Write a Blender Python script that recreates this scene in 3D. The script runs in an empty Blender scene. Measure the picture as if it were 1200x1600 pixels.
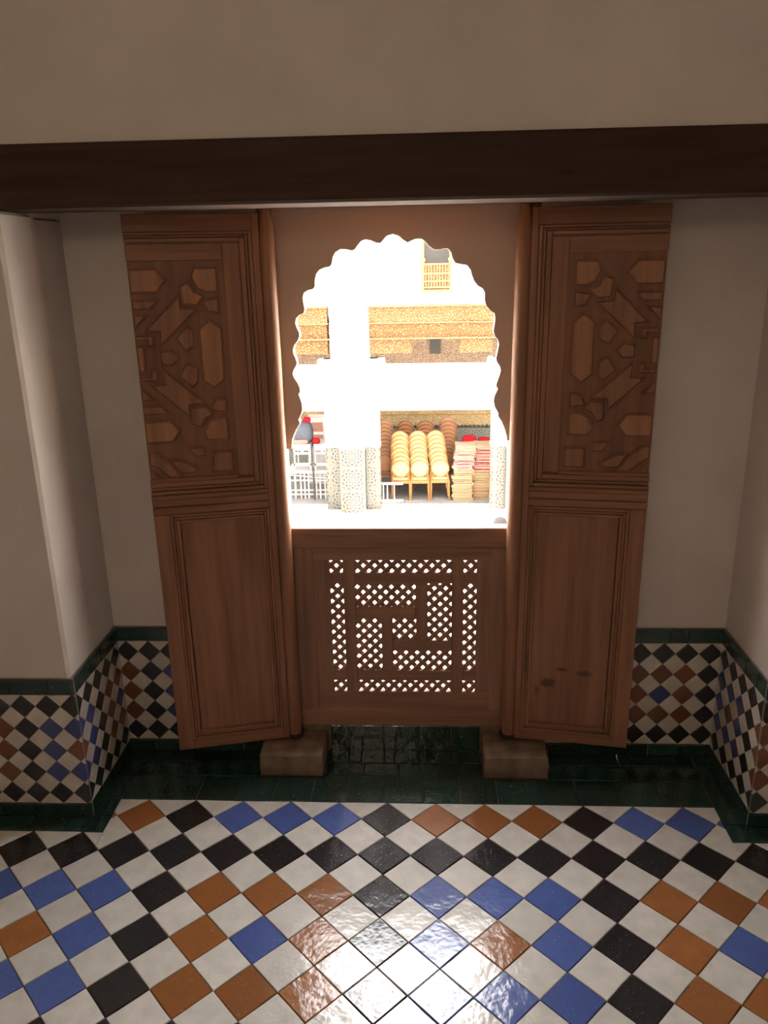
import bpy, bmesh, math, random
from mathutils import Vector, Matrix
random.seed(7)
S = bpy.context.scene
COL = S.collection

# ------------------------------------------------------------------ camera
cam = bpy.data.cameras.new('camera'); cam_o = bpy.data.objects.new('camera', cam); COL.objects.link(cam_o)
cam.sensor_fit = 'HORIZONTAL'; cam.sensor_width = 36.0; cam.lens = 37.2185; cam.clip_end = 200; cam.clip_start = .05
CR, CU, CF = Vector((.9988, .0462, -.0185)), Vector((.0036, .3041, .9526)), Vector((-.0496, .9515, -.3036))
cam_o.matrix_world = Matrix(((CR.x, CU.x, -CF.x, .0377), (CR.y, CU.y, -CF.y, -1.8787), (CR.z, CU.z, -CF.z, 1.5137), (0, 0, 0, 1)))
S.camera = cam_o

# ------------------------------------------------------------------ sky, sun, exposure
w = bpy.data.worlds.new('sky'); S.world = w; w.use_nodes = True
bg = w.node_tree.nodes['Background']; bg.inputs['Color'].default_value = (1.0, .98, .97, 1); bg.inputs['Strength'].default_value = 12.5
sun = bpy.data.lights.new('sun', 'SUN'); sun.energy = 38; sun.angle = .009; sun.color = (1, .95, .86)
sun_o = bpy.data.objects.new('sun', sun); COL.objects.link(sun_o)
sun_o.rotation_euler = Vector((1.15, .20, -1.0)).to_track_quat('-Z', 'Y').to_euler()
S.view_settings.view_transform = 'Standard'; S.view_settings.look = 'None'
S.view_settings.gamma = 1; S.view_settings.use_curve_mapping = False
S.view_settings.exposure = 0.35

# ------------------------------------------------------------------ helpers
def tag(o, label=None, cat=None, group=None, kind=None):
    if label: o['label'] = label
    if cat: o['category'] = cat
    if group: o['group'] = group
    if kind: o['kind'] = kind
    return o
def empty(name, loc=(0, 0, 0), rz=0, parent=None):
    o = bpy.data.objects.new(name, None); COL.objects.link(o); o.location = loc; o.rotation_euler = (0, 0, rz)
    o.empty_display_size = .05; o.parent = parent
    return o
def inst(name, me, parent=None, mtx=None):
    o = bpy.data.objects.new(name, me); COL.objects.link(o); o.parent = parent
    if mtx is not None: o.matrix_basis = mtx
    return o
class MB:
    """collects shapes for ONE mesh"""
    def __init__(s): s.v = []; s.f = []; s.m = []; s.mi = 0
    def add(s, vs, fs):
        b = len(s.v); s.v += [tuple(q) for q in vs]
        for f in fs: s.f.append([b + i for i in f]); s.m.append(s.mi)
        return s
    def box(s, x0, x1, y0, y1, z0, z1, bev=0):
        if bev:
            b = bev
            p = []
            for (zz, i) in ((z0, b), (z0 + b, 0), (z1 - b, 0), (z1, b)):
                p.append([(x0 + i, y0 + b, zz), (x0 + max(i, b), y0 + i, zz), (x1 - max(i, b), y0 + i, zz), (x1 - i, y0 + b, zz),
                          (x1 - i, y1 - b, zz), (x1 - max(i, b), y1 - i, zz), (x0 + max(i, b), y1 - i, zz), (x0 + i, y1 - b, zz)])
            return s.rings(p, True)
        vs = [(x, y, z) for z in (z0, z1) for x, y in ((x0, y0), (x1, y0), (x1, y1), (x0, y1))]
        return s.add(vs, [(0, 3, 2, 1), (4, 5, 6, 7), (0, 1, 5, 4), (1, 2, 6, 5), (2, 3, 7, 6), (3, 0, 4, 7)])
    def rings(s, R, caps=True):
        n = len(R[0]); vs = [q for r in R for q in r]; fs = []
        for k in range(len(R) - 1):
            for i in range(n):
                j = (i + 1) % n
                fs.append((k * n + i, k * n + j, (k + 1) * n + j, (k + 1) * n + i))
        if caps: fs.append(tuple(range(n))[::-1]); fs.append(tuple((len(R) - 1) * n + i for i in range(n)))
        return s.add(vs, fs)
    def prism(s, poly, y0, y1, bev=0, plane='xz'):
        """polygon in xz extruded y0(front)..y1; bev bevels the front edge"""
        n = len(poly); cx = sum(q[0] for q in poly) / n; cz = sum(q[1] for q in poly) / n
        def P(q, y): return (q[0], y, q[1]) if plane == 'xz' else (q[0], q[1], y)
        R = []
        if bev:
            ins = inset(poly, bev)
            R.append([P(q, y0) for q in ins]); R.append([P(q, y0 + (bev if y1 > y0 else -bev)) for q in poly])
        else: R.append([P(q, y0) for q in poly])
        R.append([P(q, y1) for q in poly])
        return s.rings(R)
    def lathe(s, prof, c=(0, 0, 0), n=16):
        R = [[(c[0] + r * math.cos(2 * math.pi * i / n), c[1] + r * math.sin(2 * math.pi * i / n), c[2] + z) for i in range(n)] for r, z in prof]
        return s.rings(R)
    def tube(s, pts, rad, n=6):
        pts = [Vector(p) for p in pts]; R = []
        for i, p in enumerate(pts):
            d = (pts[min(i + 1, len(pts) - 1)] - pts[max(i - 1, 0)]).normalized()
            a = d.orthogonal().normalized() if abs(d.z) > .9 else d.cross(Vector((0, 0, 1))).normalized()
            b = d.cross(a); r = rad[i] if isinstance(rad, (list, tuple)) else rad
            R.append([p + a * r * math.cos(2 * math.pi * k / n) + b * r * math.sin(2 * math.pi * k / n) for k in range(n)])
        return s.rings(R)
    def mesh(s, name, mat, smooth=False):
        me = bpy.data.meshes.new(name); me.from_pydata(s.v, [], s.f)
        bm = bmesh.new(); bm.from_mesh(me); bmesh.ops.recalc_face_normals(bm, faces=bm.faces); bm.to_mesh(me); bm.free()
        for m in (mat if isinstance(mat, (list, tuple)) else [mat]): me.materials.append(m)
        if any(s.m):
            for p, i in zip(me.polygons, s.m): p.material_index = i
        if smooth:
            for p in me.polygons: p.use_smooth = True
            if smooth != 'full': me.set_sharp_from_angle(angle=math.radians(40))
        return me
    def build(s, name, mat, parent=None, smooth=False):
        return inst(name, s.mesh(name, mat, smooth), parent)
def area2(p): return sum(p[i][0] * p[(i + 1) % len(p)][1] - p[(i + 1) % len(p)][0] * p[i][1] for i in range(len(p)))
def inset(poly, d):
    """move each vertex inwards along its bisector"""
    sg = 1 if area2(poly) > 0 else -1; n = len(poly); out = []
    for i in range(n):
        a, b, c = Vector(poly[i - 1]), Vector(poly[i]), Vector(poly[(i + 1) % n])
        e1 = (b - a).normalized(); e2 = (c - b).normalized()
        n1 = Vector((-e1.y, e1.x)) * sg; n2 = Vector((-e2.y, e2.x)) * sg
        m = n1 + n2
        if m.length < .2: m = n1
        m = m.normalized(); k = max(.45, m.dot(n1))
        q = b + m * (d / k); out.append((q.x, q.y))
    return out
def clip(poly, a, b, c):
    """keep a*x+b*y<=c"""
    out = []
    for i in range(len(poly)):
        p, q = poly[i], poly[(i + 1) % len(poly)]
        dp, dq = a * p[0] + b * p[1] - c, a * q[0] + b * q[1] - c
        if dp <= 0: out.append(p)
        if (dp < 0 < dq) or (dq < 0 < dp):
            t = dp / (dp - dq); out.append((p[0] + (q[0] - p[0]) * t, p[1] + (q[1] - p[1]) * t))
    return out

# ------------------------------------------------------------------ materials
class NT:
    def __init__(s, name):
        s.mat = bpy.data.materials.new(name); s.mat.use_nodes = True; s.t = s.mat.node_tree; s.b = s.t.nodes['Principled BSDF']
    def n(s, typ, **kw):
        nd = s.t.nodes.new(typ)
        for k, v in kw.items():
            if k.startswith('i_'): s.set(nd, k[2:].replace('_', ' '), v)
            else: setattr(nd, k, v)
        return nd
    def set(s, nd, key, v):
        key = int(key) if str(key).isdigit() else key
        if isinstance(v, bpy.types.NodeSocket): s.t.links.new(v, nd.inputs[key])
        else: nd.inputs[key].default_value = v
    def math(s, op, a, b=0.0, c=0.0):
        nd = s.n('ShaderNodeMath', operation=op)
        for i, v in enumerate((a, b, c)): s.set(nd, i, v)
        return nd.outputs[0]
    def mix(s, f, a, b, typ='MIX'):
        nd = s.n('ShaderNodeMix', data_type='RGBA', blend_type=typ)
        s.set(nd, 0, f); s.set(nd, 6, a); s.set(nd, 7, b)
        return nd.outputs[2]
    def coord(s, which='Object', scale=None):
        o = s.n('ShaderNodeTexCoord').outputs[which]
        if scale:
            m = s.n('ShaderNodeMapping'); s.set(m, 0, o); m.inputs['Scale'].default_value = scale; o = m.outputs[0]
        return o
    def noise(s, co, scale, detail=3, rough=.55, out=0):
        nd = s.n('ShaderNodeTexNoise'); s.set(nd, 'Vector', co); s.set(nd, 'Scale', scale); s.set(nd, 'Detail', detail); s.set(nd, 'Roughness', rough)
        return nd.outputs[out]
    def ramp(s, f, stops):
        nd = s.n('ShaderNodeValToRGB'); s.set(nd, 0, f); e = nd.color_ramp.elements
        while len(e) < len(stops): e.new(.5)
        for q, (p, c) in zip(e, stops): q.position = p; q.color = c if len(c) == 4 else (*c, 1)
        return nd.outputs[0]
    def bump(s, h, strength=.3, dist=.01):
        nd = s.n('ShaderNodeBump'); s.set(nd, 'Height', h); s.set(nd, 'Strength', strength); s.set(nd, 'Distance', dist)
        s.set(s.b, 'Normal', nd.outputs[0])
    def out(s, color, rough=.5, spec=.5, metal=0):
        s.set(s.b, 'Base Color', color if isinstance(color, bpy.types.NodeSocket) else (*color, 1))
        s.set(s.b, 'Roughness', rough); s.set(s.b, 'Specular IOR Level', spec); s.set(s.b, 'Metallic', metal)
        return s.mat
def c4(c): return (c[0], c[1], c[2], 1)
def plaster(name, c, amt=.1, bs=.25):
    t = NT(name); co = t.coord()
    f = t.noise(co, 3.0, 5); col = t.ramp(f, [(.3, tuple(x * (1 - amt) for x in c)), (.7, tuple(min(1, x * (1 + amt * .6)) for x in c))])
    h = t.math('ADD', t.noise(co, 9, 4), t.math('MULTIPLY', t.noise(co, 120, 3), .25)); t.bump(h, bs, .012)
    return t.out(col, .85, .25)
def wood(name, c, dark=.55, axis='z', rough=.5, grain=1.0, spots=None, spec=.4):
    t = NT(name); sc = {'z': (38, 38, 2.2), 'x': (2.2, 38, 38)}[axis]; sc = tuple(q * grain for q in sc)
    co = t.coord(scale=sc); f = t.noise(co, 1.0, 6, .62); g = t.noise(t.coord(), 5, 3)
    col = t.ramp(f, [(.28, tuple(x * dark for x in c)), (.55, c), (.8, tuple(min(1, x * 1.35) for x in c))])
    col = t.mix(t.math('MULTIPLY', g, .5), col, c4(tuple(x * .6 for x in c)))
    k = t.n('ShaderNodeTexVoronoi'); t.set(k, 'Vector', t.coord(scale={'z': (9, 9, 3.5), 'x': (3.5, 9, 9)}[axis])); t.set(k, 'Scale', 1.0)
    kn = t.ramp(k.outputs['Distance'], [(.03, (1, 1, 1)), (.085, (0, 0, 0))])
    col = t.mix(t.math('MULTIPLY', kn, .55), col, c4(tuple(x * .25 for x in c)))
    if spots:
        for (x, z, rx, rz) in spots:
            sp = t.n('ShaderNodeSeparateXYZ'); t.set(sp, 0, t.coord())
            wob = t.math('MULTIPLY', t.math('SUBTRACT', t.noise(t.coord(), 40, 3), .5), 1.2)
            dx = t.math('DIVIDE', t.math('SUBTRACT', sp.outputs[0], x), rx); dz = t.math('DIVIDE', t.math('SUBTRACT', sp.outputs[2], z), rz)
            d = t.math('ADD', t.math('SQRT', t.math('ADD', t.math('MULTIPLY', dx, dx), t.math('MULTIPLY', dz, dz))), wob)
            m = t.ramp(d, [(.45, (1, 1, 1)), (1.0, (0, 0, 0))])
            col = t.mix(t.math('MULTIPLY', m, .75), col, c4(tuple(x * .18 for x in c)))
    t.bump(f, .25, .003)
    return t.out(col, rough, spec)
def glaze(name, c, var=.25, rough=.17, bs=.10):
    t = NT(name); co = t.coord()
    oi = t.n('ShaderNodeObjectInfo').outputs['Random']
    geo = t.n('ShaderNodeNewGeometry').outputs['Position']
    f = t.noise(geo, 22, 4); lo = tuple(x * (1 - var) for x in c); hi = tuple(min(1, x * (1 + var * .7)) for x in c)
    col = t.mix(oi, c4(lo), c4(hi)); col = t.mix(t.ramp(f, [(.35, (0, 0, 0)), (.75, (.5, .5, .5))]), col, c4(tuple(x * .62 + .01 for x in c)))
    sp = t.ramp(t.noise(geo, 170, 2), [(.66, (0, 0, 0)), (.72, (1, 1, 1))])
    col = t.mix(t.math('MULTIPLY', sp, .35), col, (.30, .24, .19, 1))
    h = t.math('ADD', t.math('MULTIPLY', t.noise(geo, 24, 2), 1.0), t.math('MULTIPLY', t.noise(geo, 110, 3), .25)); t.bump(h, bs, .02)
    r = t.math('ADD', rough, t.math('MULTIPLY', sp, .3))
    return t.out(col, r, .85)
def plain(name, c, rough=.6, spec=.4, metal=0, var=.12, ns=14, bs=.1):
    t = NT(name); f = t.noise(t.coord(), ns, 3)
    col = t.ramp(f, [(.3, tuple(x * (1 - var) for x in c)), (.7, tuple(min(1, x * (1 + var)) for x in c))]); t.bump(f, bs, .01)
    return t.out(col, rough, spec, metal)
def zellij(name, cell, base=(.8, .78, .7), dots=1.0, flat=False):
    """far star-and-rosette mosaic, too fine to pick apart"""
    t = NT(name); sp = t.n('ShaderNodeSeparateXYZ'); t.set(sp, 0, t.coord())
    uu, vv = (sp.outputs[0], sp.outputs[1]) if flat else (t.math('ADD', sp.outputs[0], sp.outputs[1]), sp.outputs[2])
    fu = t.math('SUBTRACT', t.math('FRACT', t.math('DIVIDE', uu, cell)), .5); fv = t.math('SUBTRACT', t.math('FRACT', t.math('DIVIDE', vv, cell)), .5)
    r = t.math('SQRT', t.math('ADD', t.math('MULTIPLY', fu, fu), t.math('MULTIPLY', fv, fv))); th = t.math('ARCTAN2', fv, fu)
    k = t.math('MULTIPLY', t.math('COSINE', t.math('MULTIPLY', th, 8.0)), t.math('SINE', t.math('MULTIPLY', r, 40.0)))
    m = t.ramp(k, [(.16, (0, 0, 0)), (.24, (1, 1, 1))])
    hue = t.ramp(t.math('FRACT', t.math('MULTIPLY', r, 3.7)), [(0, (.006, .009, .02)), (.25, (.004, .013, .009)), (.5, (.035, .010, .003)), (.75, (.05, .027, .005))])
    hue.node.color_ramp.interpolation = 'CONSTANT'
    col = t.mix(t.math('MULTIPLY', m, dots), c4(base), hue)
    edge = t.ramp(t.math('MAXIMUM', t.math('ABSOLUTE', fu), t.math('ABSOLUTE', fv)), [(.455, (0, 0, 0)), (.47, (1, 1, 1))])
    col = t.mix(edge, col, t.mix(t.ramp(t.math('SINE', t.math('MULTIPLY', t.math('ADD', uu, vv), 170)), [(.45, (0, 0, 0)), (.5, (1, 1, 1))]), c4(base), (.01, .03, .022, 1)))
    return t.out(col, .35, .4)
def carved(name, c, scale=22, depth=.5):
    t = NT(name); v = t.n('ShaderNodeTexVoronoi', feature='DISTANCE_TO_EDGE'); t.set(v, 'Vector', t.coord()); t.set(v, 'Scale', scale)
    f = t.ramp(v.outputs[0], [(.02, (0, 0, 0)), (.16, (1, 1, 1))])
    col = t.mix(f, c4(tuple(x * depth for x in c)), c4(c)); col = t.mix(t.math('MULTIPLY', t.noise(t.coord(), 2.5, 4), .5), col, c4(tuple(x * .7 for x in c)))
    t.bump(f, .6, .03)
    return t.out(col, .7, .3)

M = {}
M['plaster'] = plaster('plaster', (.69, .62, .565))
M['white'] = plaster('white_plaster', (.86, .83, .77), .04)
M['wood'] = wood('shutter_wood', (.34, .16, .086))
M['wood_stain'] = wood('shutter_wood_stained', (.34, .16, .086), spots=[(.205, .315, .03, .013), (.10, .275, .03, .02), (.14, .325, .02, .008)])
M['woodx'] = wood('rail_wood', (.33, .155, .084), axis='x')
M['carved'] = wood('inlay_wood', (.43, .205, .105), grain=.8)
M['ground'] = wood('inlay_ground_wood', (.28, .13, .07))
M['screen'] = wood('screen_wood', (.36, .19, .115))
M['screenx'] = wood('screen_rail_wood', (.36, .19, .115), axis='x')
M['archwood'] = plaster('arch_board_plaster', (.60, .46, .37), .06, .08)
M['beam'] = wood('beam_wood', (.074, .044, .032), axis='x', rough=.9, spec=.15)
M['stone'] = plain('block_stone', (.20, .14, .10), .75, .3, var=.35, ns=18, bs=.5)
M['grout'] = plain('grout', (.11, .08, .06), .9, .2)
M['joint'] = plain('pale_joint', (.30, .28, .24), .9, .2)
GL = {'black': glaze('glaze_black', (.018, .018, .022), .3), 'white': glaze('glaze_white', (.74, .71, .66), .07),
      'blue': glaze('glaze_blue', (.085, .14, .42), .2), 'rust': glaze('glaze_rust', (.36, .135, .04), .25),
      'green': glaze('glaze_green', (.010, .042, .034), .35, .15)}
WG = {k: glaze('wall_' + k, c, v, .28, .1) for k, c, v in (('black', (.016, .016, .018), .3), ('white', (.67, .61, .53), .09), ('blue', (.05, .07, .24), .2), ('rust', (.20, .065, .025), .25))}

# ------------------------------------------------------------------ room shell
XL, XR, YB, HB = -.925, .940, .325, 1.635          # niche sides, niche back, lintel underside
RX0, RX1, RY0, RZ = -2.3, 2.3, -4.2, 2.9
def sbox(name, boxes, mat, label, cat='wall', bev=0):
    m = MB()
    for b in boxes: m.box(*b, bev=bev)
    return tag(m.build(name, mat), label, cat, kind='structure')
wall_left = sbox('wall_left', [(RX0, XL, 0, .45, 0, HB), (RX0, XL, .151, .45, HB - .02, 1.775)], M['plaster'], 'beige plaster wall left of the window niche with tiled dado', bev=.008)
wall_right = sbox('wall_right', [(XR, RX1, 0, .45, 0, HB), (XR, RX1, .151, .45, HB - .02, 1.775)], M['plaster'], 'beige plaster wall right of the window niche with tiled dado', bev=.008)
wall_upper = sbox('wall_upper', [(RX0, RX1, 0, .45, 1.77, RZ), (XL, XR, .151, .45, 1.69, 1.771)], M['plaster'], 'plain beige plaster wall above the dark wooden lintel')
back_l = sbox('wall_back_left', [(XL, -.40, YB, .43, 0, 1.66)], M['plaster'], 'back wall of the niche behind the left shutter')
back_r = sbox('wall_back_right', [(.345, XR, YB, .43, 0, 1.66)], M['plaster'], 'back wall of the niche behind the right shutter')
sbox('wall_facade', [(-9.2, RX0, .30, .45, -3.3, 9.5), (RX1, 6, .30, .45, -3.3, 9.5), (RX0, RX1, .30, .45, -3.3, -.02), (RX0, RX1, .30, .45, RZ, 9.5)], M['white'], 'white outer wall around the window facing the courtyard')
sbox('wall_side_left', [(RX0 - .15, RX0, RY0, .3, 0, RZ)], M['plaster'], 'side wall of the room out of view on the left')
sbox('wall_side_right', [(RX1, RX1 + .15, RY0, .3, 0, RZ)], M['plaster'], 'side wall of the room out of view on the right')
sbox('wall_rear', [(RX0, RX1, RY0 - .15, RY0, 0, RZ)], M['plaster'], 'rear wall of the room behind the viewer')
sbox('ceiling', [(RX0 - .15, RX1 + .15, RY0 - .15, .45, RZ, RZ + .2)], M['plaster'], 'plain ceiling of the room above the view', 'ceiling')
bm_ = MB().box(RX0, RX1, -.012, .15, HB, 1.77, bev=.006)
tag(bm_.build('trim_1', M['beam']), 'dark brown wooden lintel beam running across above the niche', 'beam', kind='structure')
m = MB()
nc = tag(empty('trim_2'), 'wooden board ceiling of the window niche behind the lintel', 'trim', kind='structure')
for k in range(6): MB().box(XL + k * .311 + .002, XL + (k + 1) * .311 - .001, .15, .335, 1.66, 1.69).build('plank', M['woodx'], nc)

# unseen warm fill light, added behind the viewer to brighten the room
def fill_lantern(loc, power):
    e = tag(empty('added_fill_lantern', loc), 'added fill light, a brass-mounted glowing globe unseen behind the viewer', 'added lamp')
    br = plain('fill_lantern_brass', (.5, .33, .12), .35, .5, 1)
    MB().lathe([(.006, .16), (.006, RZ - loc[2])], (0, 0, 0), 8).build('rod', br, e)
    MB().lathe([(.08, .15), (.09, .165), (.05, .2), (.01, .22)], (0, 0, 0), 20).build('cap', br, e, True)
    MB().lathe([(.02, -.2), (.06, -.175), (.08, -.155), (.06, -.15)], (0, 0, 0), 20).build('foot', br, e, True)
    t = NT('fill_globe'); t.out((.9, .8, .6), .4); t.set(t.b, 'Emission Color', (1, .80, .58, 1)); t.set(t.b, 'Emission Strength', power)
    MB().lathe([(.17 * math.sin(math.radians(a)) + .001, -.17 * math.cos(math.radians(a))) for a in range(20, 165, 12)], (0, 0, 0), 20).build('globe', t.mat, e, 'full')
fill_lantern((-.35, -3.0, 2.15), 17)
# ------------------------------------------------------------------ tiles
TV = {}
def tile_mesh(name, poly, mat, t=.008, bev=.0016):
    m = MB(); ins = inset(poly, bev)
    m.rings([[(x, y, -t) for x, y in poly], [(x, y, -bev * .7) for x, y in poly], [(x, y, 0) for x, y in ins]])
    return m.mesh(name, mat)
def rough_square(h, rnd, seed):
    """diamond of half diagonal h with hand-cut edges"""
    r = random.Random(seed); out = []
    cs = [(h, 0), (0, h), (-h, 0), (0, -h)]
    for i in range(4):
        a, b = cs[i], cs[(i + 1) % 4]
        out.append((a[0] * (1 - rnd * r.random()), a[1] * (1 - rnd * r.random())))
        q = .35 + .3 * r.random(); k = 1 - rnd * 1.2 * r.random()
        out.append(((a[0] * (1 - q) + b[0] * q) * k, (a[1] * (1 - q) + b[1] * q) * k))
    return out
def variants(key, h, rnd, mats, nvar=4):
    for c, mt in mats.items():
        TV[key, c] = [(lambda p: (p, tile_mesh('tile_' + c, p, mt)))(rough_square(h, rnd, i * 31 + len(c))) for i in range(nvar)]
D = .1414
variants('floor', D / 2 - .0007, .022, {k: v for k, v in GL.items() if k != 'green'})
variants('wall', .035 - .0004, .02, WG)
def pattern(i, j, p0=0):
    """period-8 zellij: black every 4, 3x3 blocks blue/rust with the other colour at the centre. i col, j row"""
    if i % 4 == 0 or j % 4 == 0: return 'black'
    bi, bj = (i // 4) % 2, (j // 4) % 2
    a, b = ('blue', 'rust') if (bi + bj + p0) % 2 == 0 else ('rust', 'blue')
    return b if (i % 4 == 2 and j % 4 == 2) else a
def in_view(p, mar=90):
    d = Vector(p) - cam_o.matrix_world.translation; z = d.dot(CF)
    if z < .1: return False
    x, y = 600 + 1240.6 * d.dot(CR) / z, 800 - 1240.6 * d.dot(CU) / z
    return -mar < x < 1200 + mar and -mar < y < 1600 + mar
floor = sbox('floor', [(RX0, RX1, RY0, .33, -.2, -.004)], M['grout'], 'glazed mosaic tile floor of white, black, blue and rust diamonds', 'floor')
stuffs = {c: MB() for c in GL}
EX0, EX1 = -.862, .866
for row in range(-1, 30):
    for k in range(-17, 18):
        for wh in (0, 1):
            if wh: cx, cy, c = k * D, (-row + .5) * D, 'white'
            else: cx, cy, c = (k - .5) * D, -row * D, pattern(k, row - 1)
            if abs(cx) > 2.28 or cy < RY0 + .05 or cy > .16: continue
            rr = random.Random(row * 977 + k * 13 + wh)
            poly, me = TV['floor', c][rr.randrange(4)]
            rot = rr.choice((0, 1, 2, 3)) * math.pi / 2
            ca, sa = round(math.cos(rot)), round(math.sin(rot))
            P = [(cx + x * ca - y * sa, cy + x * sa + y * ca) for x, y in poly]
            whole = cy + D / 2 < -.072 or (cy + D / 2 <= .0712 and EX0 + .07 < cx < EX1 - .07)
            tilt = Matrix.Rotation(rr.gauss(0, .0045), 4, 'X') @ Matrix.Rotation(rr.gauss(0, .0045), 4, 'Y')
            if whole:
                if in_view((cx, cy, 0)):
                    inst('tile', me, floor, Matrix.Translation((cx, cy, rr.gauss(0, .0003))) @ tilt @ Matrix.Rotation(rot, 4, 'Z'))
                else:
                    st = stuffs[c]; ins = inset(P, .0016)
                    st.rings([[(x, y, -.006) for x, y in P], [(x, y, -.001) for x, y in P], [(x, y, 0) for x, y in ins]])
                continue
            regs = [((-1, 0, -EX0), (1, 0, EX1), (0, 1, .0705)), ((1, 0, EX0 - .001), (0, 1, -.0725)), ((-1, 0, -EX1 - .001), (0, 1, -.0725))]
            for rg in regs:
                q = P
                for h in rg:
                    q = clip(q, *h)
                    if len(q) < 3: break
                if len(q) >= 3 and abs(area2(q)) > .0002:
                    q = [(x - cx, y - cy) for x, y in q]
                    inst('tile', tile_mesh('cut_tile_' + c, q, GL[c]), floor, Matrix.Translation((cx, cy, rr.gauss(0, .0003))) @ tilt)
for c, st in stuffs.items():
    if st.v: tag(st.build('tile_field', GL[c], floor), kind='stuff')
def green_rect(parent, x0, x1, y0, y1, M4=None, j=.0012, rr=random, mat=None):
    """one green tile in local (a,b) plane"""
    w_, h_ = (x1 - x0) / 2 - j, (y1 - y0) / 2 - j
    def g(): return rr.uniform(-.0012, .0008)
    poly = [(-w_ + g(), -h_ + g()), (rr.uniform(-.01, .01), -h_ + g()), (w_ + g(), -h_ + g()), (w_ + g(), rr.uniform(-.005, .005)), (w_ + g(), h_ + g()), (rr.uniform(-.01, .01), h_ + g()), (-w_ + g(), h_ + g()), (-w_ + g(), rr.uniform(-.005, .005))]
    T = Matrix.Translation(((x0 + x1) / 2, (y0 + y1) / 2, rr.gauss(0, .0004))) @ Matrix.Rotation(rr.gauss(0, .004), 4, 'X') @ Matrix.Rotation(rr.gauss(0, .004), 4, 'Y')
    return inst('tile', tile_mesh('green_tile', poly, mat or GL['green'], .008, .002), parent, (M4 or Matrix.Identity(4)) @ T)
def run(a, b, lo, hi, rr):
    xs = [a]
    while xs[-1] < b - lo * .6: xs.append(xs[-1] + rr.uniform(lo, hi))
    if b - xs[-1] > 0: xs.append(b)
    xs[-1] = b
    if len(xs) > 2 and xs[-1] - xs[-2] < lo * .4: xs.pop(-2)
    return xs
rg = random.Random(3)
gb = MB().box(XL, XR, -.074, .33, -.01, -.005).build('joint_bed', M['joint'], floor)
for (y0, y1, a, b) in ((.072, .187, EX0, EX1), (.187, .262, XL, -.472), (.187, .262, -.268, .215), (.187, .262, .416, XR), (.262, .329, XL, -.472), (.262, .336, -.268, .215), (.262, .329, .416, XR)):
    xs = run(a, b, .105, .122, rg)
    for i in range(len(xs) - 1): green_rect(floor, xs[i], xs[i + 1], y0, y1, rr=rg)
for (a, b, y0, y1) in ((XL, EX0, .07, .187), (XL, EX0, -.0, .07), (XL, EX0, -.072, 0), (EX1, XR, .07, .187), (EX1, XR, 0, .07), (EX1, XR, -.072, 0)): green_rect(floor, a, b, y0, y1, rr=rg)
for (a, b) in ((-1.65, XL), (XR, 1.65)):
    xs = run(a, b, .10, .125, rg)
    for i in range(len(xs) - 1): green_rect(floor, xs[i], xs[i + 1], -.072, -.001, rr=rg)

# dado: unrolled strip coordinate u (0 at the outer corner of the niche), z up
Z0, Z1, Z2, DW = .045, .395, .443, .07
def frame(o, U, V=(0, 0, 1)):
    U, V = Vector(U), Vector(V); N = U.cross(V); o = Vector(o)
    return Matrix(((U.x, V.x, N.x, o.x), (U.y, V.y, N.y, o.y), (U.z, V.z, N.z, o.z), (0, 0, 0, 1)))
def dado(parent, mtx, u0, u1, koff, p0, seed, sgn=1, wrap=0):
    """faces spanning strip coordinate u0..u1, local a = sgn*(u)"""
    rr = random.Random(seed)
    mb = MB(); u1 += wrap; a0, a1 = sorted((sgn * u0, sgn * u1))
    bed = mb.box(a0, a1, 0.0, Z2, .0005, .004).build('joint_bed', M['joint'], parent); bed.matrix_basis = mtx
    L = mtx @ Matrix.Translation((0, 0, .0105))
    k0, k1 = int(math.floor(u0 / DW)) - 1, int(math.ceil(u1 / DW)) + 1
    for k in range(k0, k1 + 1):
        for r in range(0, 6):
            for wh in (0, 1):
                if wh: cu, cz, c = (k + .5) * DW, Z0 + r * DW, 'white'
                else:
                    if r == 5: continue
                    cu, cz = k * DW, Z0 + (r + .5) * DW; c = pattern(k + koff, r, p0)
                poly, me = TV['wall', c][rr.randrange(4)]
                a = sgn * cu
                inside = u0 + .034 < cu < u1 - .034 and Z0 + .03 < cz < Z1 - .03
                T = Matrix.Translation((a, cz, rr.gauss(0, .0003))) @ Matrix.Rotation(rr.gauss(0, .004), 4, 'X') @ Matrix.Rotation(rr.gauss(0, .004), 4, 'Y')
                if inside:
                    inst('tile', me, parent, L @ T); continue
                q = [(a + x, cz + y) for x, y in poly]
                for h in ((1, 0, a1 - .0006), (-1, 0, -a0 - .0006), (0, 1, Z1), (0, -1, -Z0)):
                    q = clip(q, *h)
                    if len(q) < 3: break
                if len(q) < 3 or abs(area2(q)) < .00012: continue
                inst('tile', tile_mesh('cut_tile_' + c, [(x - a, y - cz) for x, y in q], WG[c]), parent, L @ T)
    for (za, zb, lo, hi, lift) in ((Z1 + .001, Z2, .05, .115, .013), (0, Z0 - .001, .055, .10, .011)):
        xs = run(a0, a1, lo, hi, rr)
        for i in range(len(xs) - 1): green_rect(parent, xs[i], xs[i + 1], za, zb, mtx @ Matrix.Translation((0, 0, lift)), rr=rr)
# left: k=0 at the outer corner is the centre of a blue block -> koff 2
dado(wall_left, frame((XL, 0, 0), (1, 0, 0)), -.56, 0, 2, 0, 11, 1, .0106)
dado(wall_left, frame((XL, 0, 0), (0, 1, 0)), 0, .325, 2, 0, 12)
dado(back_l, frame((XL - .315, YB, 0), (1, 0, 0)), .315, .315 + .525, 2, 0, 13)
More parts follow.
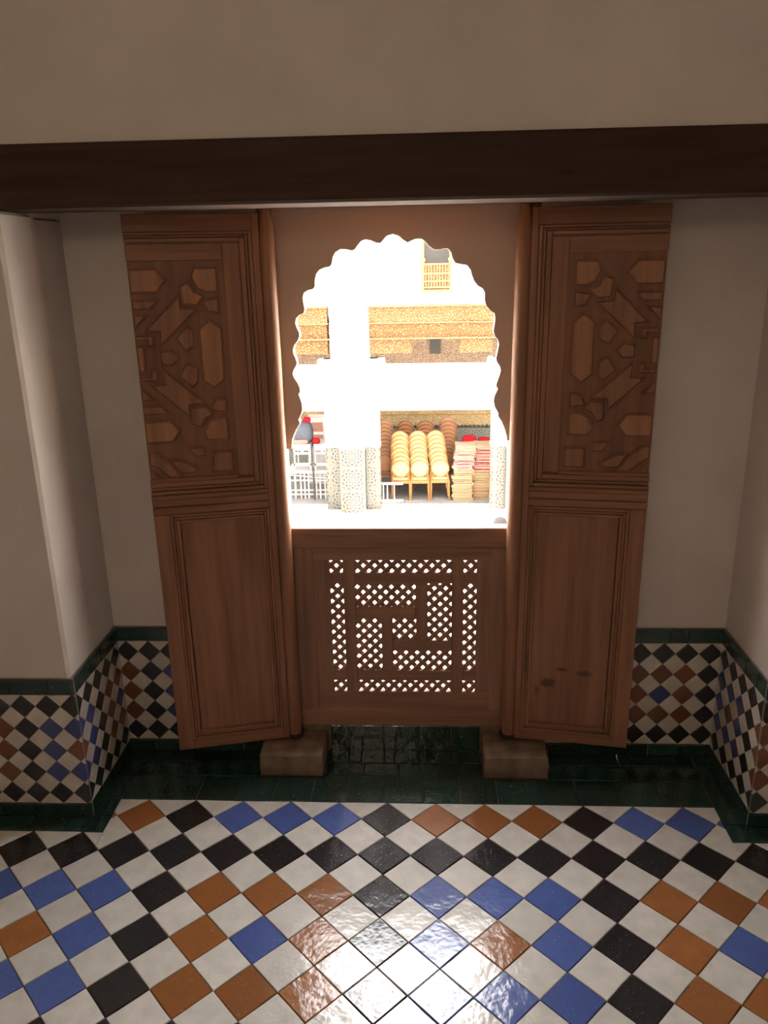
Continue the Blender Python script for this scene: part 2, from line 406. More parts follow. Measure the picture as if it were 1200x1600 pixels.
# right: centre of a rust block straddles the outer corner
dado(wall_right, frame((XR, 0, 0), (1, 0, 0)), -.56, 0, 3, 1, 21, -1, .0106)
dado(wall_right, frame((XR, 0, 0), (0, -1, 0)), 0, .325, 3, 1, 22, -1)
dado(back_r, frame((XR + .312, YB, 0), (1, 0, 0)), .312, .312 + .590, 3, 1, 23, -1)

# ------------------------------------------------------------------ window wall: arch board, sill, pierced screen
win = tag(empty('window_1', (0, 0, 0)), 'window with scalloped arch above a pierced wooden lattice screen', 'window', kind='structure')
ARCH = [(-.357,.9976),(-.3405,.9974),(-.3379,1.0242),(-.326,1.0507),(-.3146,1.0682),(-.3131,1.0741),(-.3167,1.0829),(-.3084,1.0973),(-.3042,1.1118),(-.3045,1.1291),(-.3104,1.1493),(-.3124,1.1551),(-.3075,1.1619),(-.3081,1.1722),(-.3131,1.1864),(-.3226,1.2007),(-.326,1.212),(-.3226,1.2233),(-.3152,1.2344),(-.3125,1.2428),(-.3163,1.2567),(-.3213,1.2679),(-.3219,1.279),(-.3179,1.29),(-.307,1.3036),(-.302,1.3145),(-.3025,1.3255),(-.3086,1.3392),(-.3113,1.3501),(-.3084,1.3636),(-.2991,1.3716),(-.2876,1.3768),(-.2839,1.3848),(-.2864,1.4009),(-.2879,1.4169),(-.2839,1.4301),(-.2736,1.4363),(-.2586,1.4392),(-.2534,1.4455),(-.2527,1.4612),(-.2474,1.4795),(-.2382,1.4897),(-.2233,1.4947),(-.2106,1.4965),(-.2049,1.5047),(-.2021,1.5202),(-.1945,1.5329),(-.1807,1.5408),(-.1672,1.5401),(-.1511,1.5362),(-.1418,1.5396),(-.1345,1.5497),(-.1233,1.5612),(-.1125,1.564),(-.0991,1.5607),(-.0858,1.5549),(-.0735,1.5536),(-.0669,1.5611),(-.0559,1.572),(-.0409,1.5758),(-.0265,1.5715),(-.0143,1.5611),(-.0015,1.5537),(.0082,1.5586),(.0216,1.5629),(.035,1.5627),(.0446,1.5559),(.0552,1.5435),(.0681,1.5346),(.0804,1.5339),(.0938,1.5377),(.1056,1.5364),(.1131,1.5271),(.1175,1.5117),(.1251,1.4997),(.1397,1.4964),(.1558,1.4935),(.1651,1.4825),(.1696,1.4669),(.1763,1.4512),(.1873,1.439),(.1982,1.4336),(.205,1.422),(.2048,1.4036),(.2089,1.3876),(.22,1.3769),(.2311,1.3687),(.2341,1.3553),(.2319,1.3366),(.2295,1.3205),(.2336,1.3085),(.2427,1.2976),(.2457,1.285),(.2424,1.2659),(.2384,1.2468),(.242,1.2357),(.2512,1.2228),(.2526,1.2134),(.2474,1.1967),(.2412,1.1772),(.2414,1.1688),(.246,1.1648),(.2375,1.1462),(.2344,1.1321),(.2383,1.1121),(.2489,1.0948),(.248,1.0862),(.258,1.0717),(.267,1.0513),(.2733,1.0309),(.2748,1.0162),(.300,1.0161)]
m = MB(); poly = [(-.37, .9976)] + ARCH[1:-1] + [(.31, 1.0161), (.31, 1.665), (-.37, 1.665)]
m.prism(poly, .34, .372)
m.build('arch_board', M['archwood'], win)
for x0, x1 in ((-.405, -.362), (.302, .345)): MB().box(x0, x1, .332, .415, .09, 1.668, .003).build('jamb', M['wood'], win)
MB().box(-.362, .302, .333, .345, 1.645, 1.665).build('top_trim', M['woodx'], win)
MB().box(-.405, .345, .345, .408, .722, .746, .003).build('sill', M['white'], win)
MB().box(-.405, .345, .338, .43, -.03, .0895).build('threshold', M['stone'], win)
rr = random.Random(5)
xs = [-.262, -.205, -.092, .02, .125, .216]
for i in range(5): green_rect(win, xs[i], xs[i + 1], -.003, .0895, frame((0, .334, 0), (1, 0, 0)), rr=rr)
# screen
scr = empty('lattice_screen', (0, 0, 0), parent=win)
SX0, SX1, SZ0, SZ1 = -.2465, .1975, .209, .655
def A(a): return SX0 + (SX1 - SX0) * a
def B(b): return SZ1 - (SZ1 - SZ0) * b
yf, yb = .333, .358
def board(name, x0, x1, z0, z1, y0=yf, y1=yb, mt=None): return MB().box(x0, x1, y0, y1, z0, z1, .002).build(name, mt or (M['screenx'] if x1 - x0 > z1 - z0 else M['screen']), scr)
board('top_rail', -.362, .302, .695, .757); board('bottom_rail', -.362, .302, .090, .150)
board('stile', -.362, -.294, .150, .695); board('stile', .238, .302, .150, .695)
board('inner_rail', -.296, .240, .654, .697, yf + .004); board('inner_rail', -.296, .240, .148, .210, yf + .004)
board('inner_stile', -.296, SX0 + .001, .209, .655, yf + .004); board('inner_stile', SX1 - .001, .240, .209, .655, yf + .004)
yv = yf + .007
for a0, a1, b0, b1 in ((.09, .17, 0, 1), (.83, .91, 0, 1), (0, .09, .094, .174), (.17, .83, .094, .174), (.91, 1, .094, .174), (0, .09, .833, .913), (.17, .83, .833, .913), (.91, 1, .833, .913),
                       (.17, .585, .348, .428), (.585, .667, .174, .60), (.425, .83, .60, .68), (.346, .425, .428, .833)):
    board('lattice_bar', A(a0), A(a1), B(b1), B(b0), yv, yb)
def lattice(a0, a1, b0, b1):
    x0, x1, z0, z1 = A(a0), A(a1), B(b1), B(b0); m = MB(); p = .0345; hw = .0070
    nx = round((x1 - x0) / p - .35); ox, oz = (x0 + x1) / 2 + (p / 2 if nx % 2 == 0 else 0), (z0 + z1) / 2 + (0 if (z1 - z0) < .05 or (x1 - x0) < .05 else p / 4)
    for s, y0, y1 in ((1, yv + .003, yv + .010), (-1, yv + .010, yv + .017)):
        for k in range(-60, 60):
            c = k * p + p / 2            # line (x-ox) - s*(z-oz) = c
            q = [(-1, -1), (1, -1), (1, 1), (-1, 1)]; h = hw * math.sqrt(2)
            rect = [(x0, z0), (x1, z0), (x1, z1), (x0, z1)]
            rect = clip(rect, 1, -s, c + h + ox - s * oz); 
            if len(rect) >= 3: rect = clip(rect, -1, s, -(c - h + ox - s * oz))
            if len(rect) >= 3 and abs(area2(rect)) > 2e-6: m.prism(rect, y0, y1)
    tag(m.build('lattice', M['screen'], scr), kind='stuff')
for q in ((0, .09, 0, .094), (.17, .83, 0, .094), (.91, 1, 0, .094), (0, .09, .174, .833), (.91, 1, .174, .833), (0, .09, .913, 1), (.17, .83, .913, 1), (.91, 1, .913, 1),
          (.17, .585, .174, .348), (.667, .83, .174, .60), (.17, .346, .428, .833), (.425, .585, .428, .60), (.425, .83, .68, .833)): lattice(*q)

# ------------------------------------------------------------------ pivot stones
def stone(x0, x1, label, seed):
    r = random.Random(seed); y0, y1, h = .187, .331, .0745
    bm = bmesh.new(); bmesh.ops.create_cube(bm, size=1)
    for v in bm.verts: v.co = Vector((v.co.x * (x1 - x0), v.co.y * (y1 - y0), (v.co.z + .5) * h))
    bmesh.ops.bevel(bm, geom=[e for e in bm.edges], offset=.008, segments=2, affect='EDGES', profile=.6)
    bmesh.ops.subdivide_edges(bm, edges=[e for e in bm.edges if e.calc_length() > .04], cuts=3, use_grid_fill=True)
    for v in bm.verts:
        if v.co.z > .01: v.co += Vector((r.uniform(-1, 1), r.uniform(-1, 1), r.uniform(-1, .3))) * .0022
        if v.co.z > .06 and abs(v.co.x) < .06 and v.co.y > .01: v.co.z -= .004
    me = bpy.data.meshes.new('pivot_stone'); bm.to_mesh(me); bm.free(); me.materials.append(M['stone'])
    for p in me.polygons: p.use_smooth = True
    me.set_sharp_from_angle(angle=math.radians(35))
    o = inst('pivot_stone', me); o.location = ((x0 + x1) / 2, (y0 + y1) / 2, .001)
    return tag(o, label, 'stone block', 'socket stones under the shutters')
stone(-.468, -.272, 'worn brown stone block under the hinge pole of the left shutter', 1)
stone(.219, .412, 'worn brown stone block under the hinge pole of the right shutter', 2)

# ------------------------------------------------------------------ the two shutters
ZB, ZT, DWD = .079, 1.632, .343
PIECES = [
    [(.341, 1.502), (.272, 1.502), (.246, 1.472), (.272, 1.440), (.341, 1.440)],
    [(.178, 1.503), (.118, 1.503), (.118, 1.440), (.148, 1.437), (.172, 1.448), (.187, 1.476)],
    [(.217, 1.457), (.192, 1.468), (.179, 1.443), (.153, 1.430), (.175, 1.405), (.213, 1.408)],
    [(.316, 1.344), (.220, 1.437), (.216, 1.404), (.172, 1.399), (.281, 1.300), (.278, 1.340)],
    [(.341, 1.425), (.268, 1.425), (.292, 1.398), (.341, 1.398)],
    [(.341, 1.388), (.300, 1.388), (.341, 1.346)],
    [(.168, 1.420), (.118, 1.428), (.118, 1.385), (.150, 1.388)],
    [(.240, 1.325), (.205, 1.357), (.188, 1.343), (.188, 1.300), (.215, 1.286)],
]
MIR = 2 * 1.2735
LOW = [
    [(.171, 1.012), (.112, 1.012), (.112, .953), (.171, .953)],
    [(.341, 1.022), (.322, 1.022), (.276, .982), (.252, .944), (.290, .944), (.318, .972), (.341, .985)],
    [(.286, .998), (.252, .996), (.205, .966), (.225, .953), (.262, .957)],
    [(.238, 1.030), (.190, 1.030), (.186, 1.000), (.215, .998)],
    [(.341, .970), (.312, .948), (.341, .948)],
]
CEN = [
    [(.177, 1.347), (.147, 1.372), (.116, 1.347), (.117, 1.209), (.148, 1.186), (.178, 1.209)],
    [(.341, 1.335), (.292, 1.335), (.292, 1.303), (.312, 1.303), (.312, 1.318), (.341, 1.318)],
    [(.341, 1.212), (.292, 1.212), (.292, 1.244), (.312, 1.244), (.312, 1.229), (.341, 1.229)],
    [(.341, 1.309), (.321, 1.309), (.321, 1.238), (.341, 1.238)],
    [(.283, 1.292), (.250, 1.296), (.229, 1.2735), (.250, 1.251), (.283, 1.255)],
]
def make_door(name, hinge, rz, s, label, stain, missing):
    d = tag(empty(name, (hinge[0], hinge[1], 0), rz), label, 'shutter door', kind='structure')
    W_, WX = M['wood'], M['woodx']
    def bx(nm, u0, u1, z0, z1, y0, y1, mt, bev=.0015, par=d):
        return MB().box(*sorted((s * u0, s * u1)), y0, y1, z0, z1, bev).build(nm, mt, par)
    pole = MB().lathe([(.020, 0), (.022, .02), (.0235, .3), (.0235, 1.2), (.022, 1.53), (.014, 1.55), (.014, 1.565)], (s * -.014, .020, ZB - .002), 18).build('hinge_pole', W_, d, True)
    MB().lathe([(.027, 0), (.029, .004), (.027, .009)], (s * -.014, .020, ZB - .003), 18).build('pivot_ring', M['iron'], d, True)
    bx('stile', .004, .022, ZB, ZT, 0, .038, W_); bx('stile', .300, DWD, ZB, .84, 0, .038, W_)
    bx('top_rail', .022, DWD, 1.590, ZT, 0, .038, WX); bx('bottom_rail', .022, .300, ZB, .110, 0, .038, WX)
    bx('middle_rail', .022, DWD, .842, .862, -.003, .036, WX); bx('middle_rail', .022, DWD, .863, .884, 0, .036, WX); bx('middle_rail', .022, DWD, .885, .897, -.004, .036, WX)
    # lower panel: three planks inside stepped mouldings
    pp = ((.047, .122), (.1225, .196), (.1965, .272))
    for a, b in pp: bx('panel_plank', a - .003, b, .137, .815, .010, .030, stain or W_, .0008)
    for o_, w_, y in ((0, .008, .000), (.009, .007, .003), (.0165, .009, .0005)):
        u0, u1, z0, z1 = .0225 + o_, .2995 - o_, .1105 + o_ * 1.1, .8395 - o_ * 1.1
        for nm, q in (('moulding', (u0, u0 + w_, z0, z1)), ('moulding', (u1 - w_, u1, z0, z1)), ('moulding', (u0 + w_, u1 - w_, z0, z0 + w_)), ('moulding', (u0 + w_, u1 - w_, z1 - w_, z1))):
            bx(nm, *q, y, .028, W_ if q[3] - q[2] > .1 else WX, .0018)
    # upper panel with inlaid geometric pieces
    bx('inlay_ground', .056, DWD - .001, .934, 1.566, .012, .030, M['ground'], .001)
    for o_, w_, y in ((0, .010, .000), (.011, .008, .004), (.020, .014, .001)):
        u0, z0, z1 = .0225 + o_, .898 + o_ * 1.1, 1.5895 - o_ * .75
        bx('moulding', u0, u0 + w_, z0, z1, y, .028, W_, .0018)
        bx('moulding', u0 + w_, DWD, z0, z0 + w_, y, .028, WX, .0018); bx('moulding', u0 + w_, DWD, z1 - w_ * .72, z1, y, .028, WX, .0018)
    bx('field_frame', .057, .100, .940, 1.560, .006, .028, W_, .001); bx('field_frame', .101, DWD, 1.520, 1.560, .006, .028, WX, .001); bx('field_frame', .101, DWD, .922, .943, .006, .028, WX, .001)
    allp = PIECES + [[(u, MIR - z) for u, z in p] for p in PIECES] + CEN + LOW
    for i, p in enumerate(allp):
        if i in missing: continue
        q = [(s * u, z) for u, z in p]; qi = inset(q, .003)
        m = MB(); m.prism(qi, .003 + random.uniform(-.001, .001), .02, .003); pc = m.build('inlay_piece', M['carved'] if i in (0, 1, 2, 8, 9, 16, 19) else M['wood'], d)
        # narrow strap fillet framing the piece
        m = MB(); o1, o2 = q, inset(q, .0026); n = len(q)
        R = [[(a, .0065, b) for a, b in o1], [(a, .0045, b) for a, b in inset(q, .0006)], [(a, .0045, b) for a, b in inset(q, .0020)], [(a, .0085, b) for a, b in o2]]
        m.rings(R, False); m.build('strap', M['wood'], pc)
    return d
M['iron'] = plain('dark_iron', (.03, .025, .022), .6, .4)
make_door('door_1', (-.382, .280), math.atan2(.228, .974), -1, 'carved wooden shutter leaf folded open on the left of the window', None, ())
make_door('door_2', (.313, .290), math.atan2(-.148, .989), 1, 'carved wooden shutter leaf folded open on the right of the window', M['wood_stain'], (12,))

# ------------------------------------------------------------------ courtyard beyond the window
ZG = -3.2
M['marble'] = plaster('courtyard_marble', (.86, .84, .80), .05, .05)
M['zfloor'] = zellij('gallery_floor_mosaic', .30, (.20, .185, .18), .9, True)
M['zpier'] = zellij('pier_mosaic', .46, (.062, .060, .05))
M['zdado'] = zellij('gallery_dado_mosaic', .36, (.12, .125, .115), 1.0)
M['stucco'] = carved('carved_stucco', (.27, .195, .10), 16, .75)
M['cedar'] = carved('carved_cedar', (.165, .072, .025), 20, .35)
M['cedar_plain'] = plain('cedar', (.17, .078, .024), .6)
M['frieze'] = carved('pierced_frieze', (.26, .18, .125), 26, .4)
M['grille'] = plain('grey_grille', (.03, .026, .024), .6)
sbox('ground', [(-9.2, 6, .45, 13.42, ZG - .2, ZG)], M['marble'], 'white sunlit marble paving of the courtyard', 'paving')
sbox('gallery_floor', [(-9.2, 6, 13.42, 15.7, ZG - .2, ZG + .01)], M['zfloor'], 'grey mosaic floor of the gallery under the stacked chairs', 'paving')
gw = tag(empty('wall_gallery', (0, 15.6, ZG)), 'back wall of the gallery across the courtyard behind the chairs', 'wall', kind='structure')
def gb_(nm, x0, x1, y0, y1, z0, z1, mt, par, oy=15.6, oz=ZG, bev=0):
    o = MB().box(x0, x1, y0 - oy, y1 - oy, z0 - oz, z1 - oz, bev).build(nm, mt, par); return o
gb_('plaster_face', -6, 6, 15.6, 15.9, -1.70, -.66, M['white'], gw)
gb_('mosaic_dado', -6, 6, 15.58, 15.9, ZG, -2.10, M['zdado'], gw)
for i in range(64): 
    x = -3.0 + i * .094
    MB().prism([(x, 1.10), (x + .075, 1.10), (x + .075, 1.145), (x + .0375, 1.175), (x, 1.145)], -.028, .0).build('merlon_tile', M['wblack'] if 'wblack' in M else WG['black'], gw)
gb_('stucco_band', -6, 6, 15.595, 15.9, -2.10, -1.79, M['stucco'], gw)
gb_('stucco_band', -6, 6, 15.585, 15.9, -1.785, -1.70, M['stucco'], gw)
gb_('ledge', -6, 6, 15.57, 15.9, -1.80, -1.785, M['cedar_plain'], gw)
gb_('pierced_frieze', -6, 6, 15.59, 15.9, -.66, .5, M['frieze'], gw)
gr = gb_('grille_window', .19, .42, 15.56, 15.62, -.46, -.08, M['grille'], gw)
for k in range(5): gb_('grille_bar', .205 + k * .046, .217 + k * .046, 15.545, 15.562, -.45, -.08, M['iron'], gw)
# arcade: lintels, upper wall
arc = tag(empty('wall_arcade', (0, 13.0, ZG)), 'carved cedar lintel and white upper wall above the gallery piers', 'wall', kind='structure')
def ab(nm, x0, x1, y0, y1, z0, z1, mt, bev=0): return gb_(nm, x0, x1, y0, y1, z0, z1, mt, arc, 13.0, ZG, bev)
ab('upper_wall', -6, .02, 13.06, 13.4, .72, 4.6, M['white']); ab('upper_wall', .60, 6, 13.06, 13.4, .72, 4.6, M['white']); ab('upper_wall', .02, .60, 13.06, 13.4, .72, .95, M['white']); ab('upper_wall', .02, .60, 13.06, 13.4, 2.1, 4.6, M['white'])
ab('gallery_ceiling', -6, 6, 13.3, 15.9, .35, .5, M['cedar_plain'])
for (a, b) in ((-4.8, -1.72), (-1.03, 1.33), (2.1, 4.8)):
    ab('carved_lintel', a, b, 13.02, 13.32, .40, .68, M['cedar']); ab('carved_lintel', a + .01, b - .01, 13.05, 13.30, .12, .385, M['cedar'])
    ab('lintel_moulding', a - .01, b + .02, 12.985, 13.3, .385, .402, M['cedar_plain']); ab('lintel_moulding', a, b + .03, 12.96, 13.3, .105, .122, M['cedar_plain']); ab('lintel_moulding', a, b, 12.98, 13.3, .68, .70, M['cedar_plain'])
    c = (a + b) / 2
    for (p, q) in ((a + .02, a + .86), (b - .62, b - .01)):
        for t_ in range(2): 
            m = MB(); e = p if p < c else q; sg = 1 if p < c else -1
            m.prism([(p, .105 - ZG), (q, .105 - ZG), (q if sg < 0 else q - .0, -.16 - ZG), (p, -.16 - ZG)], (.06, .17)[t_], (.15, .27)[t_])
            m.build('corbel', M['cedar'], arc)
def pier(cx, label):
    p = tag(empty('pier', (cx, 13.0, ZG)), label, 'pillar', 'mosaic-footed piers of the gallery')
    def cross(z0, z1, g, mt, nm):
        MB().box(-.235 - g, .235 + g, -.22 - g, .30 + g, z0, z1, .006).build(nm, mt, p)
        MB().box(-.52 - g, -.236 - g, 0 - g, .28 + g, z0, z1, .006).build(nm, mt, p); MB().box(.236 + g, .52 + g, 0 - g, .28 + g, z0, z1, .006).build(nm, mt, p)
    cross(0.02, 1.27, .008, M['zpier'], 'mosaic_dado'); cross(1.27, 1.32, .014, GLc, 'dado_trim'); cross(1.32, 2.95, 0, M['white'], 'shaft')
    MB().box(-.36, .36, 0.0, .3, 2.95, 3.90).build('shaft', M['white'], p)
    MB().box(-.62, .64, .02, .28, 2.78, 2.95, .02).build('capital', M['white'], p)
    MB().box(-.55, .55, -.25, .32, 0, .02).build('plinth', M['marble'], p)
    return p
GLc = plain('green_cap_tile', (.2, .24, .16), .4)
pier(-1.315, 'white pier with mosaic foot standing left of the stacked chairs')
pier(1.86, 'white pier with mosaic foot at the right edge of the window')
pier(-4.49, 'white pier with mosaic foot beyond the left edge of the window')
for (xa, lab) in ((-9.2, 'left'), (5.2, 'right')): sbox('wall_court_' + lab, [(xa, xa + .2, .45, 15.9, ZG, 3.4)], M['white'], 'white side wall of the courtyard on the ' + lab)
# balcony in the upper wall
bal = tag(empty('balcony', (.30, 13.0, .95)), 'small wooden balcony with lattice front high in the white wall', 'balcony')
CP = M['cedar_plain']
def bb(nm, *q, mt=None): return MB().box(*q, .004).build(nm, mt or CP, bal)
bb('floor_board', -.29, .27, -.12, .25, -.03, .02); bb('dark_opening_board', -.28, .28, .30, .33, 0, 1.15, mt=M['grille'])  # dark board at the back puts the opening's shade into colour
for x in (-.26, .24): 
    bb('post', x - .025, x + .025, -.10, -.05, .02, 1.1)
    MB().lathe([(.03, 0), (.05, .03), (.05, .06), (.02, .09)], (x, -.075, .49), 10).build('finial', CP, bal, True)
for z in (.06, .17, .30, .46): bb('rail', -.26, .24, -.095, -.06, z - .015, z + .015)
for k in range(9): bb('baluster', -.215 + k * .05, -.195 + k * .05, -.088, -.068, .06, .46)
bb('lattice_panel', -.24, .22, -.07, -.06, .07, .45, mt=M['cedar'])

# stacked medallion-back chairs, backs towards us
M['gold'] = plain('gilt_wood', (.15, .058, .012), .5, .3); M['cream'] = plain('cream_upholstery', (.25, .175, .075), .8, .2)
M['shaded_gilt'] = plain('gilt_wood_shaded', (.09, .036, .015), .5, .4); M['shaded_pad_and_chest'] = plain('shaded_cream_and_chest_tan', (.17, .075, .034), .8, .2)  # rear chairs: shade painted into gilt and cream; the tan also serves the chest
def disc(m, cz, y, r, t, lean, n=20, hole=0):
    def P(a, rr, yy): 
        z = rr * math.sin(a); return (rr * math.cos(a), yy - z * lean, cz + z)
    an = [2 * math.pi * i / n for i in range(n)]
    if hole: m.rings([[P(a, hole, y) for a in an], [P(a, r, y) for a in an], [P(a, r, y + t) for a in an], [P(a, hole, y + t) for a in an], [P(a, hole, y) for a in an]], False)
    else: m.rings([[P(a, r * .6, y - .006) for a in an], [P(a, r, y) for a in an], [P(a, r, y + t) for a in an]])
def chair_parts():
    out = []
    m = MB(); m.box(-.195, .195, -.20, .22, .36, .43, .012); out.append(('seat_frame', m.mesh('seat_frame', M['gold'])))
    m = MB(); m.box(-.18, .18, -.185, .205, .425, .475, .02); out.append(('seat_cushion', m.mesh('seat_cushion', M['cream'])))
    m = MB(); disc(m, .675, -.215, .183, .035, .16, 20, .150); out.append(('back_frame', m.mesh('back_frame', M['gold'], True)))
    m = MB(); disc(m, .675, -.218, .153, .034, .16, 20); out.append(('back_pad', m.mesh('back_pad', M['cream'], True)))
    for sx in (-1, 1):
        out.append(('leg', MB().tube([(sx * .185, -.20, 0), (sx * .18, -.185, .2), (sx * .178, -.18, .40)], [.013, .018, .022], 6).mesh('leg', M['gold'], True)))
        out.append(('leg', MB().tube([(sx * .178, .205, 0), (sx * .174, .2, .2), (sx * .172, .195, .38)], [.012, .018, .022], 6).mesh('leg', M['gold'], True)))
        out.append(('back_support', MB().tube([(sx * .178, -.185, .40), (sx * .16, -.205, .50), (sx * .135, -.215, .565)], [.018, .016, .015], 6).mesh('back_support', M['gold'], True)))
    return out
CPARTS = chair_parts()
m = MB(); m.box(-.195, .195, -.20, .22, .36, .43, .012); disc(m, .675, -.215, .19, .035, .16, 16, .155)
for sx in (-1, 1): m.tube([(sx * .185, -.20, 0), (sx * .178, -.18, .40), (sx * .135, -.215, .565)], [.013, .02, .015], 5); m.tube([(sx * .178, .205, 0), (sx * .172, .195, .38)], [.012, .022], 5)
m.mi = 1; m.box(-.18, .18, -.185, .205, .425, .475, .02); disc(m, .675, -.218, .158, .034, .16, 16)
REAR = m.mesh('chair', [M['shaded_gilt'], M['shaded_pad_and_chest']], True)
ORD = ['lowest', 'second', 'third', 'fourth', 'fifth', 'sixth', 'seventh', 'eighth', 'ninth', 'tenth', 'eleventh', 'twelfth', 'thirteenth', 'fourteenth', 'fifteenth', 'sixteenth', 'seventeenth', 'eighteenth']
for (x, y, n, dx, nm) in ((-.41, 13.80, 8, -.004, 'left'), (-.035, 13.80, 8, -.006, 'middle'), (.37, 13.83, 8, -.013, 'right')):
    for k in range(n):
        c = empty('chair', (x + dx * k + random.uniform(-.008, .008), y + .036 * k, ZG + .011 + .078 * k))
        tag(c, f'cream round-backed gilt chair, {ORD[k]} from the floor in the {nm} front stack', 'chair', 'front stacks of round-backed chairs')
        for pn, me in CPARTS: inst(pn, me, c)
for (x, y, n, nm) in ((-.76, 14.25, 10, 'beside the mosaic pier'), (-.335, 14.55, 9, 'behind the left front stack'), (.085, 14.55, 9, 'behind the middle front stack'), (.56, 14.45, 10, 'behind the right front stack')):
    for k in range(n):
        c = inst('chair', REAR, None, Matrix.Translation((x, y + .03 * k, ZG + .011 + .076 * k)))
        tag(c, f'round-backed chair coloured as if in shade, {ORD[k]} from the floor in the stack {nm}', 'chair', 'rear stacks of round-backed chairs')

# stacks of folded rugs
def striped(name, a, b, sc):
    t = NT(name); wv = t.n('ShaderNodeTexWave', wave_type='BANDS', bands_direction='Z'); t.set(wv, 'Vector', t.coord()); t.set(wv, 'Scale', sc); t.set(wv, 'Distortion', 1.5)
    return t.out(t.mix(t.ramp(wv.outputs[0], [(.45, (0, 0, 0)), (.55, (1, 1, 1))]), c4(a), c4(b)), .9, .1)
RUGM = {'red and white': striped('red_white_rug', (.20, .006, .012), (.25, .20, .16), 14), 'beige': striped('beige_rug', (.15, .08, .042), (.22, .155, .09), 11), 'pale': striped('pale_rug', (.25, .19, .13), (.17, .08, .05), 9)}
def rug_mesh(w_, h, bow, mt, dep=.50):
    t = h * .44; n = 6; cl = []
    for i in range(n + 1): u = -1 + 2 * i / n; cl.append((u * w_, t / 2 + bow * u * u))
    for a in (-60, 0, 60): cl.append((w_ + h * .3 * math.cos(math.radians(a)), h / 2 + (h / 2 - t / 2) * math.sin(math.radians(a)) + bow))
    for i in range(n + 1): u = 1 - 2 * i / n; cl.append((u * w_, h - t / 2 + bow * u * u))
    L_, R_ = [], []
    for i, p in enumerate(cl):
        a, b = Vector(cl[max(i - 1, 0)]), Vector(cl[min(i + 1, len(cl) - 1)]); d = (b - a).normalized(); nn = Vector((-d.y, d.x)) * t / 2
        L_.append((p[0] + nn.x, p[1] + nn.y)); R_.append((p[0] - nn.x, p[1] - nn.y))
    ring = L_ + R_[::-1]
    return MB().rings([[(x, -dep / 2 + .01, z) for x, z in inset(ring, .003)], [(x, -dep / 2 + .02, z) for x, z in ring], [(x, dep / 2, z) for x, z in ring]]).mesh('folded_rug', mt, True)
RM = {(k, b): rug_mesh(.19, .064, b, mt) for k, mt in RUGM.items() for b in (0, .012)}
for (x, y, n, nm, order) in ((.83, 13.85, 17, 'left', None), (1.235, 13.95, 17, 'right', None)):
    for k in range(n):
        kind = 'beige' if k < 9 else random.choice(('red and white', 'red and white', 'pale')) if k < 17 else 'red and white'
        dxx = (.012 * math.sin(k * 1.7) + (.02 if k >= 9 else 0) * (k - 8) * .35)
        o = inst('folded_rug', RM[kind, .012 if k > 9 else 0], None, Matrix.Translation((x + dxx, y + random.uniform(-.02, .02), ZG + .012 + .0655 * k)) @ Matrix.Rotation(random.uniform(-.06, .06) + (math.pi if k % 3 == 1 else 0), 4, 'Z'))
        tag(o, f'{kind} folded rug, {ORD[k]} from the floor in the {nm} rug stack', 'rug', 'folded rugs stacked beside the chairs')
M['redcloth'] = plain('red_cloth', (.22, .005, .010), .9, .1)
def cushion(x, y, z, w_, d, h, mt, label, cat='cushion', name='cushion'):
    m = MB(); R = []
    for zz, k in ((0, .9), (.25, 1.0), (.6, 1.0), (.85, .88), (1, .6)):
        R.append([(w_ / 2 * k * math.copysign(abs(math.cos(a)) ** .6, math.cos(a)), d / 2 * k * math.copysign(abs(math.sin(a)) ** .6, math.sin(a)), zz * h) for a in [2 * math.pi * i / 16 for i in range(16)]])
    m.rings(R); o = m.build(name, mt, None, 'full'); o.location = (x, y, z)
    return tag(o, label, cat)
cushion(.99, 14.3, ZG + 1.04, .30, .30, .16, M['redcloth'], 'red cushion lying on the tan chest behind the left rug stack')
bx_ = MB().box(.72, 1.6, 14.18, 14.5, ZG + .011, ZG + 1.035, .01).build('wooden_chest', M['shaded_pad_and_chest']); tag(bx_, 'tan chest standing behind the stacks of rugs', 'chest')
cushion(1.30, 14.3, ZG + 1.04, .26, .28, .12, M['redcloth'], 'red cushion lying on the tan chest behind the right rug stack')

# white furniture and textiles left of the pier
M['paint'] = plain('white_paint', (.26, .25, .245), .5, .4, var=.04); M['salmon'] = plain('salmon_panel', (.16, .07, .05), .6); M['greycloth'] = plain('grey_cloth', (.05, .053, .066), .9, .1); M['bluecloth'] = plain('blue_cloth', (.16, .2, .5), .9, .1)
def hframe(x0, x1, y, z0, z1, label, nm='table_frame'):
    e = tag(empty(nm, ((x0 + x1) / 2, y, z0)), label, 'table', 'white tables stacked left of the pier'); w_ = (x1 - x0) / 2; h = z1 - z0
    def q(n_, a, b, c, d, y0=-.02, y1=.02): MB().box(a, b, y0, y1, c, d, .004).build(n_, M['paint'], e)
    q('table_top', -w_, w_, h - .12, h, -.03, .5); q('foot_bar', -w_, w_, .09, .15); q('leg', -w_, -w_ + .03, 0, h - .12); q('leg', w_ - .03, w_, 0, h - .12)
    q('cross_bar', -w_ + .03, w_ - .03, .33, .375); q('strut', -.03, .03, .375, h - .12); q('leg', -w_, -w_ + .03, 0, h - .12, .45, .49); q('leg', w_ - .03, w_, 0, h - .12, .45, .49)
hframe(-2.60, -2.245, 13.80, ZG + .62, ZG + 1.16, 'white table with H-shaped frame at the far left')
hframe(-2.175, -1.83, 13.80, ZG + .62, ZG + 1.16, 'white table with H-shaped frame beside the mosaic pier')
MB_ = MB().box(-2.75, -1.7, 13.72, 14.4, ZG + .565, ZG + .618, .005).build('board', M['paint']); tag(MB_, 'white board laid under the two small white tables', 'board')
tr = tag(empty('trestle', (-2.2, 13.78, ZG + .011)), 'white metal trestle with upright bars under the white board', 'trestle')
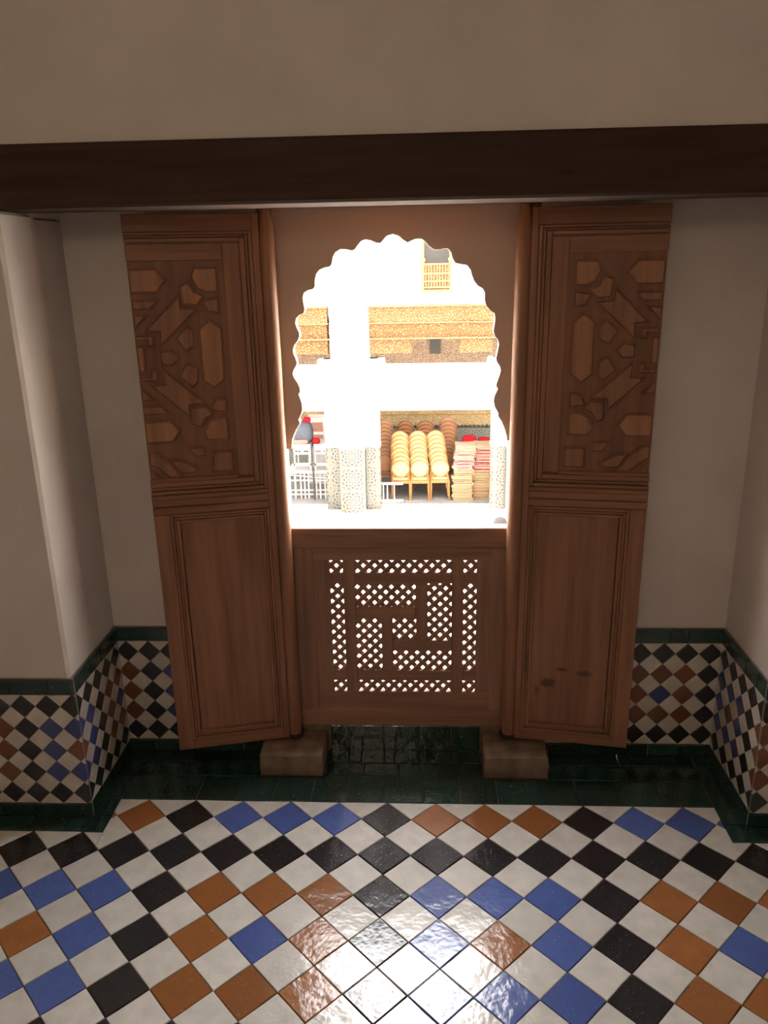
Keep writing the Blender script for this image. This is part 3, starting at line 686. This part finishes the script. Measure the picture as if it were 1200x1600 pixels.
for k, x in enumerate((-.50, -.40, -.28, -.20, -.12, .04, .12, .22, .34, .45)): MB().box(x - .014, x + .014, -.014, .014, 0, .552).build('upright', M['paint'], tr)
for z in (.10, .19, .40): MB().box(-.52, .5, -.018, .018, z - .012, z + .012).build('rail', M['paint'], tr)
for x in (-.45, .43): MB().box(x - .014, x + .014, .40, .43, 0, .552).build('upright', M['paint'], tr)
MB().tube([(-.5, -.03, .52), (.45, -.03, .43)], .014).build('brace', M['paint'], tr)
ld = tag(empty('ladder', (-.75, 13.55, ZG + .012)), 'white metal ladder lying on its side in front of the chairs', 'ladder')
for z in (.025, .385): MB().box(-.55, .38, -.02, .02, z - .025, z + .02, .004).build('rail', M['paint'], ld)
for x in (-.4, -.2, -.02, .06, .20): MB().tube([(x, 0, .02), (x, 0, .39)], .013).build('rung', M['paint'], ld)
po = tag(MB().tube([(-2.19, 13.70, ZG + .012), (-2.22, 13.72, ZG + 1.22)], .018, 8).build('pole', M['iron']), 'thin dark pole standing between the two white tables', 'pole')
cb = tag(empty('cabinet', (-2.27, 14.9, ZG + .011)), 'white cabinet with salmon panels left of the pier', 'cabinet')
MB().box(-.2, .2, 0, .4, 0, 1.48, .006).build('body', M['paint'], cb)
for z0, z1 in ((1.18, 1.38), (1.03, 1.11), (.93, .985)): MB().box(-.15, .15, -.015, 0, z0, z1, .003).build('panel', M['salmon'], cb)
cushion(-2.42, 14.0, ZG + 1.165, .42, .35, .42, M['greycloth'], 'grey draped cloth bundle on the far left white table', 'cloth bundle', 'cloth_bundle')
cushion(-2.44, 13.82, ZG + 1.165, .30, .10, .09, RUGM['red and white'], 'red and white folded textile before the grey bundle', 'textile', 'folded_textile')
cushion(-2.14, 13.9, ZG + 1.165, .15, .16, .10, M['redcloth'], 'small red cloth between the white tables', 'cloth', 'folded_cloth')
cushion(-2.33, 14.0, ZG + 1.58, .16, .14, .10, M['redcloth'], 'small red cloth on top of the grey bundle', 'cloth', 'folded_cloth')
bo = MB().lathe([(.14, 0), (.14, .05), (.115, .07), (.115, .18), (.13, .20), (.127, .25), (.10, .305), (.05, .335), (.002, .343)], (0, 0, 0), 16).build('bollard', M['greystone'] if 'greystone' in M else plain('grey_stone', (.022, .02, .02), .9, .1), None, True)
bo.location = (1.39, 11.5, ZG); tag(bo, 'small dark grey round-topped bollard on the white courtyard paving', 'bollard')
